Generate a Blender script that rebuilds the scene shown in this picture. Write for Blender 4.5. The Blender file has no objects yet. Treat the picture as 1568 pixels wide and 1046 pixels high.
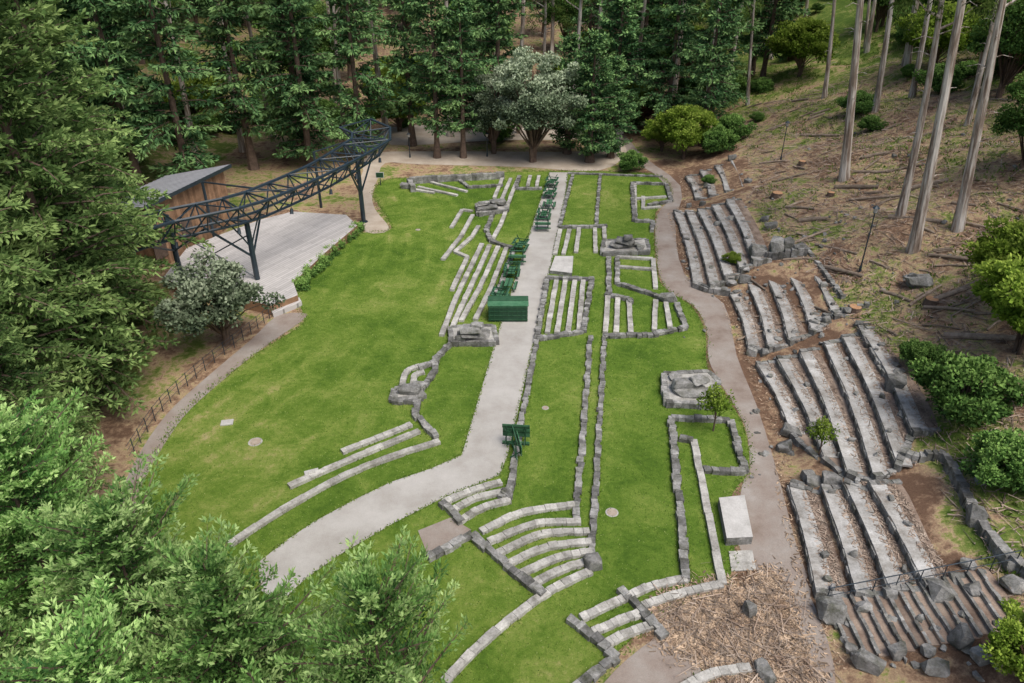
import bpy, math, random, bmesh
import numpy as np
from mathutils import Vector, Matrix
R=random.Random(7); rng=np.random.default_rng(7)
# ---------------------------------------------------------------- survey helpers (ground points in metres)
F=1120.; CX=784.; CY=523.; PT=math.radians(30.2); HC=28.
s,c=math.sin(PT),math.cos(PT)
YB=[-40,20,24,31.4,36.4,44.4,47.6,55.3,58,75.6,79,87.6,110,160,400]
XB=[14,14,14.4,15.5,17,17.5,17.6,18.2,16,17.6,20,21.3,24,30,60]
def H(X,Y):
    X=np.asarray(X,float); Y=np.asarray(Y,float)
    d=X-np.interp(Y,YB,XB)
    z=np.clip(d-.25,0,7.5)*.3+np.clip(d-7.75,0,75)*.36+np.clip(d-82,0,400)*.08
    k=np.clip((d-8)/4,0,1)
    z=z+k*(.3*np.sin(X*.45+Y*.21)+.25*np.sin(X*.2-Y*.33+1)+.12*np.sin(X*1.1+Y*.9))
    l=np.clip(-42-X,0,90)
    z=z+l*.3+np.clip(Y-125,0,150)*.12
    return z
def ray(x,y):
    u=(x-CX)/F; v=(CY-y)/F
    return np.array([u,c+v*s,-s+v*c])
def P(x,y,z=0.):
    d=ray(x,y); t=(z-HC)/d[2]
    return Vector((d[0]*t,d[1]*t,z))
def G(x,y):
    d=ray(x,y); t=np.arange(12,420,.2)
    zz=HC+d[2]*t-H(d[0]*t,d[1]*t)
    i=int(np.argmax(zz<=0)) if (zz<=0).any() else len(t)-1
    tt=t[i]
    return Vector((d[0]*tt,d[1]*tt,float(H(d[0]*tt,d[1]*tt))))
def ztop(Y,y):
    v=(CY-y)/F
    return HC-Y*(s-v*c)/(v*s+c)
# ---------------------------------------------------------------- materials
def nt(name):
    m=bpy.data.materials.new(name); m.use_nodes=True
    n=m.node_tree; n.nodes.clear()
    return m,n
def N(n,t,**k):
    a=n.nodes.new(t)
    for kk,v in k.items(): setattr(a,kk,v)
    return a
def ramp(n,fac,stops):
    r=N(n,'ShaderNodeValToRGB'); e=r.color_ramp.elements
    while len(e)<len(stops): e.new(.5)
    for i,(p,col) in enumerate(stops):
        e[i].position=p; e[i].color=(*col,1)
    n.links.new(fac,r.inputs[0]); return r.outputs[0]
def noise(n,vec,scale,detail=5,rough=.6,dist=0):
    a=N(n,'ShaderNodeTexNoise'); a.inputs['Scale'].default_value=scale; a.inputs['Detail'].default_value=detail
    a.inputs['Roughness'].default_value=rough; a.inputs['Distortion'].default_value=dist
    n.links.new(vec,a.inputs['Vector']); return a.outputs['Fac']
def math_(n,op,a,b,c_=None):
    m=N(n,'ShaderNodeMath',operation=op)
    for i,v in enumerate((a,b)):
        if isinstance(v,(int,float)): m.inputs[i].default_value=v
        else: n.links.new(v,m.inputs[i])
    return m.outputs[0]
def mul(n,col,fac):
    m=N(n,'ShaderNodeVectorMath',operation='SCALE'); n.links.new(col,m.inputs[0]); n.links.new(fac,m.inputs['Scale']); return m.outputs[0]
def finish(n,col,rough=.9,bumpsrc=None,bs=.4,bd=.03,metal=0,spec=.2):
    b=N(n,'ShaderNodeBsdfPrincipled'); o=N(n,'ShaderNodeOutputMaterial')
    b.inputs['Roughness'].default_value=rough; b.inputs['Metallic'].default_value=metal
    b.inputs['Specular IOR Level'].default_value=spec
    n.links.new(col,b.inputs['Base Color'])
    if bumpsrc is not None:
        bp=N(n,'ShaderNodeBump'); bp.inputs['Strength'].default_value=bs; bp.inputs['Distance'].default_value=bd
        n.links.new(bumpsrc,bp.inputs['Height']); n.links.new(bp.outputs[0],b.inputs['Normal'])
    n.links.new(b.outputs[0],o.inputs[0])
def mk(name,stops,scale=1.,fine=12.,rough=.9,bs=.4,bd=.03,tint=.5,metal=0,fa=.5,spec=.2):
    m,n=nt(name); tc=N(n,'ShaderNodeTexCoord').outputs['Object']
    col=ramp(n,noise(n,tc,scale,6,.65),stops)
    f=noise(n,tc,fine,6,.7)
    at=N(n,'ShaderNodeAttribute',attribute_name='tint').outputs['Fac']
    k=math_(n,'MULTIPLY',math_(n,'ADD',math_(n,'MULTIPLY',f,fa),1-fa*.5),math_(n,'ADD',math_(n,'MULTIPLY',at,tint),1-tint*.5))
    finish(n,mul(n,col,k),rough,f,bs,bd,metal,spec)
    return m
def leafmat(name,dark,mid,bright,trans=.3,wn=.7):
    m,n=nt(name); tc=N(n,'ShaderNodeTexCoord').outputs['Object']
    at=N(n,'ShaderNodeAttribute',attribute_name='tint').outputs['Fac']
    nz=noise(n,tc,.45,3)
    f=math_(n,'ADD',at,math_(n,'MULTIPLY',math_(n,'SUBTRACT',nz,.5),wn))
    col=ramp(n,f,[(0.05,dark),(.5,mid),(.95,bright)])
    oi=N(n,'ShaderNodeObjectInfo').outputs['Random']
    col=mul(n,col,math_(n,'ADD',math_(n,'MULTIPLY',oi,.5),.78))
    d=N(n,'ShaderNodeBsdfDiffuse'); o=N(n,'ShaderNodeOutputMaterial'); n.links.new(col,d.inputs[0])
    if trans:
        t=N(n,'ShaderNodeBsdfTranslucent'); mx=N(n,'ShaderNodeMixShader')
        n.links.new(col,t.inputs[0]); mx.inputs[0].default_value=trans
        n.links.new(d.outputs[0],mx.inputs[1]); n.links.new(t.outputs[0],mx.inputs[2])
        n.links.new(mx.outputs[0],o.inputs[0])
    else: n.links.new(d.outputs[0],o.inputs[0])
    return m
M={}
M['seat']=mk('seat_stone',[(.28,(.17,.165,.135)),(.43,(.32,.31,.285)),(.57,(.43,.42,.39)),(.75,(.53,.52,.49))],1.3,10,tint=.4,fa=1.3)
M['bench']=mk('bench_slab',[(.28,(.18,.16,.14)),(.43,(.30,.29,.27)),(.58,(.40,.395,.38)),(.75,(.49,.485,.475))],1.0,10,tint=.3,fa=1.3)
M['granite']=mk('granite',[(.28,(.08,.085,.06)),(.42,(.155,.155,.14)),(.56,(.24,.238,.23)),(.75,(.42,.41,.39))],1.7,9,bs=1,bd=.07,tint=.9,fa=1.3)
M['path']=mk('concrete_path',[(.25,(.28,.26,.235)),(.42,(.36,.342,.315)),(.55,(.415,.40,.375)),(.75,(.48,.465,.44))],.3,22,fa=.5)
M['asphalt']=mk('old_asphalt',[(.28,(.19,.145,.115)),(.45,(.265,.22,.19)),(.58,(.30,.265,.235)),(.75,(.36,.335,.31))],.4,22,fa=.8)
M['dirt']=mk('tread_dirt',[(.3,(.15,.105,.08)),(.5,(.25,.19,.15)),(.7,(.36,.29,.23))],.9,14,fa=1.1)
M['mulch']=mk('wood_mulch',[(.3,(.13,.08,.055)),(.5,(.25,.17,.12)),(.7,(.38,.28,.2))],1.6,14,fa=1.1,bd=.08)
M['road']=mk('dirt_road',[(.3,(.34,.28,.22)),(.7,(.5,.44,.37))],.4,15)
M['bark']=mk('bark_red',[(.3,(.075,.052,.042)),(.7,(.18,.13,.10))],2,9,bs=.8,bd=.06)
M['steel']=mk('painted_steel',[(.3,(.012,.022,.032)),(.7,(.024,.042,.058))],2,20,rough=.35,fa=.2,bs=.05,spec=.6)
M['green']=mk('green_paint',[(.3,(.012,.05,.026)),(.7,(.022,.08,.04))],3,12,rough=.5,spec=.4,fa=.5)
M['greenlid']=mk('green_lid',[(.3,(.025,.095,.045)),(.7,(.07,.16,.09))],3,12,rough=.5,tint=1.1)
M['wood']=mk('siding_wood',[(.3,(.19,.11,.065)),(.7,(.34,.21,.13))],1.5,16,tint=.6)
M['roof']=mk('roof_metal',[(.3,(.33,.34,.37)),(.7,(.43,.44,.47))],.6,12,rough=.5,fa=.2)
M['chip']=mk('wood_chip',[(.3,(.22,.15,.10)),(.7,(.45,.34,.24))],1,8,tint=1.3)
M['twig']=mk('dead_branch',[(.3,(.17,.12,.09)),(.7,(.38,.31,.25))],1,8,tint=1.2)
M['log']=mk('log_wood',[(.3,(.15,.11,.085)),(.7,(.33,.27,.21))],3,10,tint=.6)
M['cut']=mk('cut_wood',[(.3,(.4,.2,.1)),(.7,(.5,.32,.19))],5,10)
M['white']=mk('white_concrete',[(.3,(.37,.36,.34)),(.5,(.47,.46,.44)),(.7,(.54,.53,.51))],1.2,12,fa=.7)
M['iron']=mk('iron_cover',[(.3,(.3,.24,.19)),(.7,(.42,.36,.3))],3,20)
m,n=nt('euc_bark'); tc=N(n,'ShaderNodeTexCoord').outputs['Object']
mp=N(n,'ShaderNodeMapping'); mp.inputs['Scale'].default_value=(2.2,2.2,.22); n.links.new(tc,mp.inputs[0])
f=noise(n,mp.outputs[0],1.4,6,.65)
col=ramp(n,f,[(.3,(.11,.08,.06)),(.44,(.24,.19,.155)),(.54,(.45,.41,.365)),(.72,(.64,.61,.57))])
finish(n,col,.85,f,.5,.05); M['euc']=m
m,n=nt('deck_planks'); tc=N(n,'ShaderNodeTexCoord').outputs['Object']
mp=N(n,'ShaderNodeMapping'); mp.inputs['Rotation'].default_value=(0,0,math.radians(-62)); n.links.new(tc,mp.inputs[0])
br=N(n,'ShaderNodeTexBrick'); n.links.new(mp.outputs[0],br.inputs[0]); br.inputs['Scale'].default_value=1; br.inputs['Brick Width'].default_value=3.6; br.inputs['Row Height'].default_value=.3
br.inputs['Mortar Size'].default_value=.02; br.inputs['Color1'].default_value=(.52,.50,.49,1); br.inputs['Color2'].default_value=(.42,.405,.395,1); br.inputs['Mortar'].default_value=(.25,.24,.23,1)
nz=noise(n,tc,.5,5)
finish(n,mul(n,br.outputs[0],math_(n,'ADD',math_(n,'MULTIPLY',nz,.4),.8)),.8); M['deck']=m
# lawn with faint tyre arcs and worn patches
m,n=nt('lawn_grass'); tc=N(n,'ShaderNodeTexCoord').outputs['Object']
a=noise(n,tc,.07,4,.6); b_=noise(n,tc,.42,8,.74,.6); fi=noise(n,tc,3.2,6,.8); ff=noise(n,tc,14,5,.9)
w=N(n,'ShaderNodeTexWave',wave_type='RINGS',rings_direction='Z'); mp=N(n,'ShaderNodeMapping'); mp.inputs['Location'].default_value=(62,-62,0); n.links.new(tc,mp.inputs[0]); n.links.new(mp.outputs[0],w.inputs[0])
w.inputs['Scale'].default_value=.16; w.inputs['Distortion'].default_value=1.6; w.inputs['Detail'].default_value=3; w.inputs['Detail Scale'].default_value=.35
sx=N(n,'ShaderNodeSeparateXYZ'); n.links.new(tc,sx.inputs[0])
gate=N(n,'ShaderNodeMapRange'); gate.inputs['From Min'].default_value=2; gate.inputs['From Max'].default_value=-6; n.links.new(sx.outputs[0],gate.inputs[0])
g2=ramp(n,noise(n,tc,.06,3),[(.42,(0,0,0)),(.58,(1,1,1))])
st=ramp(n,w.outputs['Fac'],[(.55,(0,0,0)),(.95,(1,1,1))])
f=math_(n,'ADD',math_(n,'ADD',math_(n,'MULTIPLY',a,1.3),math_(n,'MULTIPLY',b_,1.35)),math_(n,'MULTIPLY',fi,.8))
f=math_(n,'ADD',f,math_(n,'MULTIPLY',math_(n,'MULTIPLY',math_(n,'MULTIPLY',st,g2),gate.outputs[0]),.13))
f=math_(n,'SUBTRACT',f,1.27)
col=ramp(n,f,[(.15,(.06,.12,.015)),(.35,(.096,.170,.022)),(.52,(.138,.212,.034)),(.68,(.195,.255,.055)),(.82,(.29,.29,.10)),(.97,(.37,.32,.17))])
k=math_(n,'ADD',math_(n,'MULTIPLY',ff,1.7),.22)
finish(n,mul(n,col,k),.95,math_(n,'ADD',fi,ff),.8,.1,spec=.1); M['lawn']=m
m,n=nt('hill_ground'); tc=N(n,'ShaderNodeTexCoord').outputs['Object']
g=N(n,'ShaderNodeAttribute',attribute_name='gr').outputs['Fac']; dk=N(n,'ShaderNodeAttribute',attribute_name='dk').outputs['Fac']
n1=noise(n,tc,.22,7,.7,.4); n2=noise(n,tc,1.6,6,.75); n3=noise(n,tc,9,6,.85)
f=math_(n,'ADD',g,math_(n,'ADD',math_(n,'MULTIPLY',math_(n,'SUBTRACT',n1,.5),2.2),math_(n,'MULTIPLY',math_(n,'SUBTRACT',n2,.5),1.5)))
col=ramp(n,f,[(.05,(.17,.105,.07)),(.24,(.31,.205,.135)),(.42,(.46,.34,.21)),(.54,(.28,.29,.10)),(.7,(.15,.21,.045)),(1,(.085,.145,.028))])
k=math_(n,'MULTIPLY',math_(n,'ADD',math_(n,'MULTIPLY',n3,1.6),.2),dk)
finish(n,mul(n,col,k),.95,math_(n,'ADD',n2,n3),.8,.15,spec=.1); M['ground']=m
M['lf_red']=leafmat('foliage_redwood',(.035,.07,.025),(.125,.215,.065),(.33,.46,.16),.25)
M['lf_back']=leafmat('foliage_fir',(.025,.065,.028),(.085,.18,.07),(.22,.36,.13),0)
M['lf_fg']=leafmat('foliage_young',(.05,.13,.04),(.20,.38,.10),(.50,.68,.27),.3)
M['lf_oak']=leafmat('foliage_oak',(.05,.075,.045),(.15,.2,.12),(.36,.42,.29),0)
M['lf_yel']=leafmat('foliage_lime',(.06,.11,.015),(.17,.27,.035),(.36,.46,.09),.35)
M['lf_bush']=leafmat('foliage_bush',(.03,.07,.022),(.09,.18,.042),(.21,.34,.09),0)
M['lf_euc']=leafmat('foliage_euc',(.04,.075,.02),(.12,.19,.045),(.27,.36,.10),.35)
M['lf_plum']=leafmat('foliage_plum',(.06,.03,.025),(.17,.09,.05),(.3,.2,.1),0)
M['lf_grass']=leafmat('blades',(.06,.12,.018),(.12,.2,.032),(.30,.35,.13),.3)
# ---------------------------------------------------------------- mesh builder
class MB:
    def __init__(self): self.v=[];self.f=[];self.m=[];self.t=[];self.mats=[]
    def mi(self,k):
        if k not in self.mats: self.mats.append(k)
        return self.mats.index(k)
    def add(self,vs,fs,mat,tint=.5):
        o=len(self.v); self.v+= [tuple(x) for x in vs]; i=self.mi(mat)
        for f in fs: self.f.append([o+a for a in f]); self.m.append(i); self.t.append(tint)
    def box(self,c,x,y,z,mat,tint=.5,j=0):
        c=Vector(c);vs=[]
        for sz in(-1,1):
            for sx,sy in((-1,-1),(1,-1),(1,1),(-1,1)):
                p=c+Vector(x)*sx*.5+Vector(y)*sy*.5+Vector(z)*sz*.5
                if j: p+=Vector((R.uniform(-j,j),R.uniform(-j,j),R.uniform(-j,j)*(.7 if sz>0 else 0)))
                vs.append(p)
        self.add(vs,[(3,2,1,0),(4,5,6,7),(0,1,5,4),(1,2,6,5),(2,3,7,6),(3,0,4,7)],mat,tint)
    def bx(self,c,sx,sy,sz,mat,rot=0,tint=.5,j=0):
        a=Vector((math.cos(rot),math.sin(rot),0)); b=Vector((-math.sin(rot),math.cos(rot),0))
        self.box(c,a*sx,b*sy,Vector((0,0,sz)),mat,tint,j)
    def tube(self,a,b,r0,r1,mat,n=8,cap=True,tint=.5):
        a=Vector(a);b=Vector(b);d=(b-a).normalized(); u=d.orthogonal().normalized(); w=d.cross(u); vs=[]
        for p,r in((a,r0),(b,r1)):
            for i in range(n):
                t=2*math.pi*i/n; vs.append(p+u*r*math.cos(t)+w*r*math.sin(t))
        fs=[(i,(i+1)%n,n+(i+1)%n,n+i) for i in range(n)]
        if cap: fs+=[tuple(range(n))[::-1],tuple(range(n,2*n))]
        self.add(vs,fs,mat,tint)
    def prism(self,poly,z0,z1,mat,side=None):
        n=len(poly); vs=[(p[0],p[1],z0) for p in poly]+[(p[0],p[1],z1) for p in poly]
        ar=sum(poly[i][0]*poly[(i+1)%n][1]-poly[(i+1)%n][0]*poly[i][1] for i in range(n))
        o=list(range(n,2*n)); 
        if ar<0: o=o[::-1]
        self.add(vs,[o],mat)
        self.add(vs,[(i,(i+1)%n,n+(i+1)%n,n+i) for i in range(n)],side or mat)
    def sheet(self,poly,z,mat):
        n=len(poly); ar=sum(poly[i][0]*poly[(i+1)%n][1]-poly[(i+1)%n][0]*poly[i][1] for i in range(n))
        o=list(range(n)) if ar>0 else list(range(n))[::-1]
        self.add([(p[0],p[1],z) for p in poly],[o],mat)
    def rock(self,c,sx,sy,sz,rot=0,mat='granite',n=22,tilt=.2):
        bm=bmesh.new(); 
        for i in range(n):
            p=Vector((R.gauss(0,1),R.gauss(0,1),R.gauss(0,1))).normalized()
            e=.5; p=Vector([math.copysign(abs(q)**e,q) for q in p])*R.uniform(.82,1.02)
            bm.verts.new((p.x*sx*.5,p.y*sy*.5,p.z*sz*.5))
        r=bmesh.ops.convex_hull(bm,input=bm.verts)
        g=[e for e in r['geom_interior'] if isinstance(e,bmesh.types.BMVert)]
        if g: bmesh.ops.delete(bm,geom=g,context='VERTS')
        mt=Matrix.Translation(Vector(c))@Matrix.Rotation(rot,4,'Z')@Matrix.Rotation(R.uniform(-tilt,tilt),4,'X')@Matrix.Rotation(R.uniform(-tilt,tilt),4,'Y')
        bm.verts.index_update()
        self.add([mt@v.co for v in bm.verts],[[v.index for v in f.verts] for f in bm.faces],mat,R.uniform(.2,.9)); bm.free()
    def obj(self,name,smooth=False):
        me=bpy.data.meshes.new(name); me.from_pydata(self.v,[],self.f)
        for k in self.mats: me.materials.append(M[k])
        me.polygons.foreach_set('material_index',self.m)
        a=me.attributes.new('tint','FLOAT','FACE'); a.data.foreach_set('value',self.t)
        if smooth: me.polygons.foreach_set('use_smooth',[True]*len(self.f))
        me.update(); o=bpy.data.objects.new(name,me); bpy.context.collection.objects.link(o); return o
def cat(pts,k=8,closed=False):
    n=len(pts); out=[]
    rg=range(n if closed else n-1)
    for i in rg:
        g=(lambda j: pts[j%n]) if closed else (lambda j: pts[max(0,min(n-1,j))])
        p0,p1,p2,p3=[Vector(g(i+q)) for q in(-1,0,1,2)]
        for q in range(k):
            t=q/k
            out.append(.5*((2*p1)+(p2-p0)*t+(2*p0-5*p1+4*p2-p3)*t*t+(3*p1-p0-3*p2+p3)*t**3))
    if not closed: out.append(Vector(pts[-1]))
    return out
WALLS=[]
def walk(mb,pts,w,z0,h,L,mat,j=.03,gap=.012,rec=True):
    pts=[Vector((p[0],p[1],0)) for p in pts]
    if rec: WALLS.append((pts,w,z0))
    for a,b in zip(pts[:-1],pts[1:]):
        d=b-a; l=d.length
        if l<.05: continue
        d/=l; q=Vector((-d.y,d.x,0)); n=max(1,round(l/L)); cuts=[i/n+ (R.uniform(-.25,.25)/n if 0<i<n else 0) for i in range(n+1)]
        for i in range(n):
            ll=(cuts[i+1]-cuts[i])*l; cc=a+d*l*(cuts[i]+cuts[i+1])*.5
            ww=w*(1+R.uniform(-1,1)*j*3); hh=h*(1+R.uniform(-1,1)*j*1.5)
            mb.box(cc+Vector((0,0,z0+hh/2-.03))+q*R.uniform(-j,j),d*(ll-gap),q*ww,Vector((0,0,hh+.06)),mat,R.random(),j*.7)
def wl(mb,px,kind,smooth=False,z=0.):
    w,h,L,mat,j=dict(seat=(.41,.22,1.1,'seat',.018),rock=(.42,.3,.44,'granite',.06),curb=(.3,.14,.8,'seat',.02),low=(.36,.2,.44,'granite',.055),big=(.6,.75,.8,'granite',.05))[kind]
    pts=[P(x,y,z+h) for x,y in px]
    if smooth: pts=cat(pts,5)
    walk(mb,pts,w,z,h,L,mat,j)
# ---------------------------------------------------------------- leaf meshes
def qmesh(name,V,mats,mi,tint,smooth=False):
    n=len(V); me=bpy.data.meshes.new(name); me.vertices.add(n*4); me.loops.add(n*4); me.polygons.add(n)
    me.vertices.foreach_set('co',V.astype(np.float32).ravel()); me.loops.foreach_set('vertex_index',np.arange(n*4,dtype=np.int32))
    me.polygons.foreach_set('loop_start',np.arange(0,n*4,4,dtype=np.int32)); me.polygons.foreach_set('loop_total',np.full(n,4,dtype=np.int32))
    for k in mats: me.materials.append(M[k])
    me.polygons.foreach_set('material_index',mi.astype(np.int32))
    a=me.attributes.new('tint','FLOAT','FACE'); a.data.foreach_set('value',tint.astype(np.float32))
    me.update(calc_edges=True); me.validate(); return me
def nrm(a): return a/np.maximum(np.linalg.norm(a,axis=-1,keepdims=True),1e-6)
def leafq(p,d,L,W,g):
    r=g.normal(size=p.shape); sd=nrm(np.cross(d,r)); L=L[:,None];W=W[:,None]
    nn=nrm(np.cross(sd,d))
    return np.stack([p,p+d*L*.5+sd*W+nn*L*.08,p+d*L,p+d*L*.5-sd*W+nn*L*.08],1)
def tubeq(path,rad,n=6):
    path=np.array(path,float); rad=np.array(rad,float); d=nrm(np.gradient(path,axis=0))
    ref=np.where(np.abs(d[:,2:3])>.9,np.array([[1.,0,0]]),np.array([[0,0,1.]])); u=nrm(np.cross(d,ref)); w=np.cross(d,u)
    t=np.linspace(0,2*np.pi,n+1); ring=path[:,None]+rad[:,None,None]*(u[:,None]*np.cos(t)[None,:,None]+w[:,None]*np.sin(t)[None,:,None])
    return np.stack([ring[:-1,:-1],ring[:-1,1:],ring[1:,1:],ring[1:,:-1]],2).reshape(-1,4,3)
def pack(name,leaves,tints,wood,lm,wm):
    L=np.concatenate(leaves); T=np.concatenate(tints); W=np.concatenate(wood)
    V=np.concatenate([L,W]); mi=np.concatenate([np.zeros(len(L)),np.ones(len(W))]); return qmesh(name,V,[lm,wm],mi,np.concatenate([T,np.full(len(W),.5)]))
def conifer(name,Ht,Rd,zb,step,nb,LL,WW,seed,lm,m=5,nodestep=.4,droop=.05,rise=.15,bl0=.9,power=.7,wm='bark',round_=0.,trunk=.45,up=.1,sag=-.12):
    g=np.random.default_rng(seed); leaves=[];T=[];wood=[]
    zz=np.linspace(0,Ht,12); bend=g.normal(0,.12,2)
    wood.append(tubeq(np.stack([np.sin(zz/Ht*3)*bend[0],np.sin(zz/Ht*2.4)*bend[1],zz],1),trunk*(1-zz/Ht*.93)*(1+.5*np.exp(-zz)),8))
    lob=g.uniform(0,6.28,3)
    z=zb
    while z<Ht-.15:
        fr=(z-zb)/(Ht-zb)
        env=(1-fr)**power
        if round_: env=env*(1-round_)+round_*math.sqrt(max(0,1-(2*fr-1)**2))
        if fr<.15: env*=.65+fr*2.3
        for k in range(nb if fr<.92 else nb+1):
            az=g.uniform(0,6.283); lobf=1+.18*math.sin(2*az+lob[0]+z*.5)+.16*math.sin(3*az+lob[1]-z*.8)
            L=max(.35,Rd*env*lobf*g.uniform(.5,1.18)); rs=rise*g.uniform(.3,1.6)+fr*.45
            nn=max(3,int(L/nodestep)); t=np.linspace(.22 if L>1.5 else .1,1,nn); x=t*L
            dz=rs*x-droop*x*x*g.uniform(.7,1.3)
            wob=g.normal(0,.06)*x
            o=np.array([math.cos(az),math.sin(az),0]); sd=np.array([-o[1],o[0],0])
            pos=np.array([0,0,z])+x[:,None]*o+dz[:,None]*np.array([0,0,1])+wob[:,None]*sd
            if L>.8:
                wood.append(tubeq(pos[[0,len(pos)//2,-1]] if nn>2 else pos,np.array([.06,.035,.01])*min(1.5,L/3),3))
            slope=np.gradient(dz,x); fw=nrm(o[None]+slope[:,None]*np.array([0,0,1]))
            bl=bl0*(1.15-t)*min(1,L/2.5)+.22*bl0
            br_=g.normal(0,.16)
            for sg in(-1,1):
                bd=nrm(fw*.75+sg*sd*.8+g.normal(0,.22,(nn,3))+np.array([0,0,sag]))
                u=(np.arange(m)+.5)/m
                pp=pos[:,None]+bd[:,None]*(bl[:,None]*u)[:,:,None]
                pp=pp+g.normal(0,.04,pp.shape)
                ld=nrm(bd[:,None]*.9+g.normal(0,.45,pp.shape)+np.array([0,0,up]))
                q=pp.reshape(-1,3); n_=len(q)
                leaves.append(leafq(q,ld.reshape(-1,3),LL*g.uniform(.7,1.3,n_),WW*g.uniform(.7,1.3,n_),g))
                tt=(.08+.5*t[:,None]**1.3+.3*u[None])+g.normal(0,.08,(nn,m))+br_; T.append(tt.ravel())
        z+=step*g.uniform(.6,1.4)
    return pack(name,leaves,T,wood,lm,wm)
def broad(name,Ht,Rd,zb,K,Mn,rc,LL,WW,seed,lm,wm='bark',trunk=.25,multi=1,shell=.55):
    g=np.random.default_rng(seed); leaves=[];T=[];wood=[]
    zc=(zb+Ht)/2; rz=(Ht-zb)/2
    for i in range(K):
        d=nrm(g.normal(size=3)); r=g.uniform(shell,1)**.7
        if d[2]<-.5: d[2]*=.4
        lob=1+.2*math.sin(3*math.atan2(d[1],d[0])+seed)+.12*math.sin(5*math.atan2(d[1],d[0])+2*seed)
        cc=np.array([d[0]*Rd*r*lob,d[1]*Rd*r*lob,zc+d[2]*rz*r])
        rr=rc*g.uniform(.6,1.3); n_=int(Mn*g.uniform(.7,1.3))
        dd=nrm(g.normal(size=(n_,3))); ra=rr*g.uniform(.1,1,n_)**.5
        p=cc+dd*ra[:,None]*np.array([1,1,.65])
        ld=nrm(dd*.7+g.normal(0,.6,(n_,3))+np.array([0,0,.15]))
        leaves.append(leafq(p,ld,LL*g.uniform(.6,1.3,n_),WW*g.uniform(.7,1.3,n_),g))
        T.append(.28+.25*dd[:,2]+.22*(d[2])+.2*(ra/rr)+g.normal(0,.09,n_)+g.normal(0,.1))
        if i%3==0:
            a=np.array([0,0,zb*.6+.2*g.random()]); mid=(a+cc)/2+np.array([0,0,.08*Ht])
            wood.append(tubeq([a,mid,cc],[trunk*.45,trunk*.28,.02],4))
    for q in range(multi):
        o=g.normal(0,.25*(multi>1),2)*Rd*.3
        wood.append(tubeq([[o[0]*.3,o[1]*.3,-.3],[o[0]*.6,o[1]*.6,zb*.6],[o[0],o[1],zc],[o[0],o[1],Ht*.8]],[trunk*1.2,trunk*.9,trunk*.6,.03],7))
    return pack(name,leaves,T,wood,lm,wm)
def eucal(name,Ht,seed,tr=.5,lean=.6,first=.55,nn=16):
    g=np.random.default_rng(seed); leaves=[];T=[];wood=[]
    zz=np.linspace(-.5,Ht,16); ph=g.uniform(0,6,2)
    px=lean*np.sin(zz/Ht*3+ph[0])-lean*math.sin(ph[0]); py=lean*np.sin(zz/Ht*2.3+ph[1])-lean*math.sin(ph[1])
    rad=tr*(1-zz/Ht*.8)*(1+.35*np.exp(-np.maximum(zz,0)*.8))
    pth=np.stack([px,py,zz],1); wood.append(tubeq(pth,rad,9))
    for i in range(nn):
        z=Ht*(first+(1-first)*i/nn)+g.uniform(-.5,.5); k=np.interp(z,zz,np.arange(16)); k=int(min(14,k)); b0=pth[k].copy(); b0[2]=z
        az=g.uniform(0,6.28); L=g.uniform(2,4.5); e=b0+np.array([math.cos(az)*L,math.sin(az)*L,L*.7]); mid=(b0+e)/2+np.array([0,0,-.3])
        wood.append(tubeq([b0,mid,e],[.12,.07,.02],5))
        for q in range(4):
            cc=e+g.normal(0,.9,3); n_=110; dd=nrm(g.normal(size=(n_,3))); p=cc+dd*g.uniform(.2,1.3,n_)[:,None]
            ld=nrm(dd*.4+np.array([0,0,-.7])+g.normal(0,.4,(n_,3)))
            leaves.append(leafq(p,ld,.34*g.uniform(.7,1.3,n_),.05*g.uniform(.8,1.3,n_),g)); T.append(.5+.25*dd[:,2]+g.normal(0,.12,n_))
    # short dead stubs on the bare trunk
    for i in range(7):
        z=Ht*g.uniform(.15,first); k=int(min(14,np.interp(z,zz,np.arange(16)))); b0=pth[k].copy(); b0[2]=z; az=g.uniform(0,6.28); L=g.uniform(.6,2.2)
        wood.append(tubeq([b0,b0+np.array([math.cos(az)*L*.5,math.sin(az)*L*.5,L*.2]),b0+np.array([math.cos(az)*L,math.sin(az)*L,L*.1])],[.06,.03,.01],4))
    return pack(name,leaves,T,wood,'lf_euc','euc')
def inst(name,me,loc,sc=1,rot=None,tilt=0,sz=None,lean=0):
    o=bpy.data.objects.new(name,me); bpy.context.collection.objects.link(o)
    o.location=loc; o.scale=(sc,sc,sz or sc)
    rz=R.uniform(0,6.28) if rot is None else rot
    mt=Matrix.Rotation(lean+R.uniform(-tilt,tilt),3,'Y')@Matrix.Rotation(R.uniform(-tilt,tilt),3,'X')@Matrix.Rotation(rz,3,'Z')
    o.rotation_euler=mt.to_euler(); return o
# ---------------------------------------------------------------- terrain
xs=np.unique(np.concatenate([np.linspace(-500,-60,30),np.arange(-60,70,1.0),np.linspace(70,500,30)]))
ys=np.unique(np.concatenate([np.linspace(-200,-10,10),np.arange(-10,140,1.0),np.linspace(140,700,40)]))
X,Y=np.meshgrid(xs,ys); Z=H(X,Y); nx,ny=len(xs),len(ys)
idx=np.arange(nx*ny).reshape(ny,nx)
fs=np.stack([idx[:-1,:-1],idx[:-1,1:],idx[1:,1:],idx[1:,:-1]],-1).reshape(-1,4)
me=bpy.data.meshes.new('hillside_terrain'); me.from_pydata(np.stack([X,Y,Z],-1).reshape(-1,3).tolist(),[],fs.tolist())
D=X-np.interp(Y,YB,XB)
gr=np.where(D>7,.34,np.where(D>-6,.16,.4)); gr=gr+np.clip((Y-85)/50,0,1)*.4*(D>7)+np.clip((D-24)/20,0,1)*.3
gr=np.where((D<=7)&(Y>95),.35,gr); gr=np.where(X<-38,.6,gr)
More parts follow.
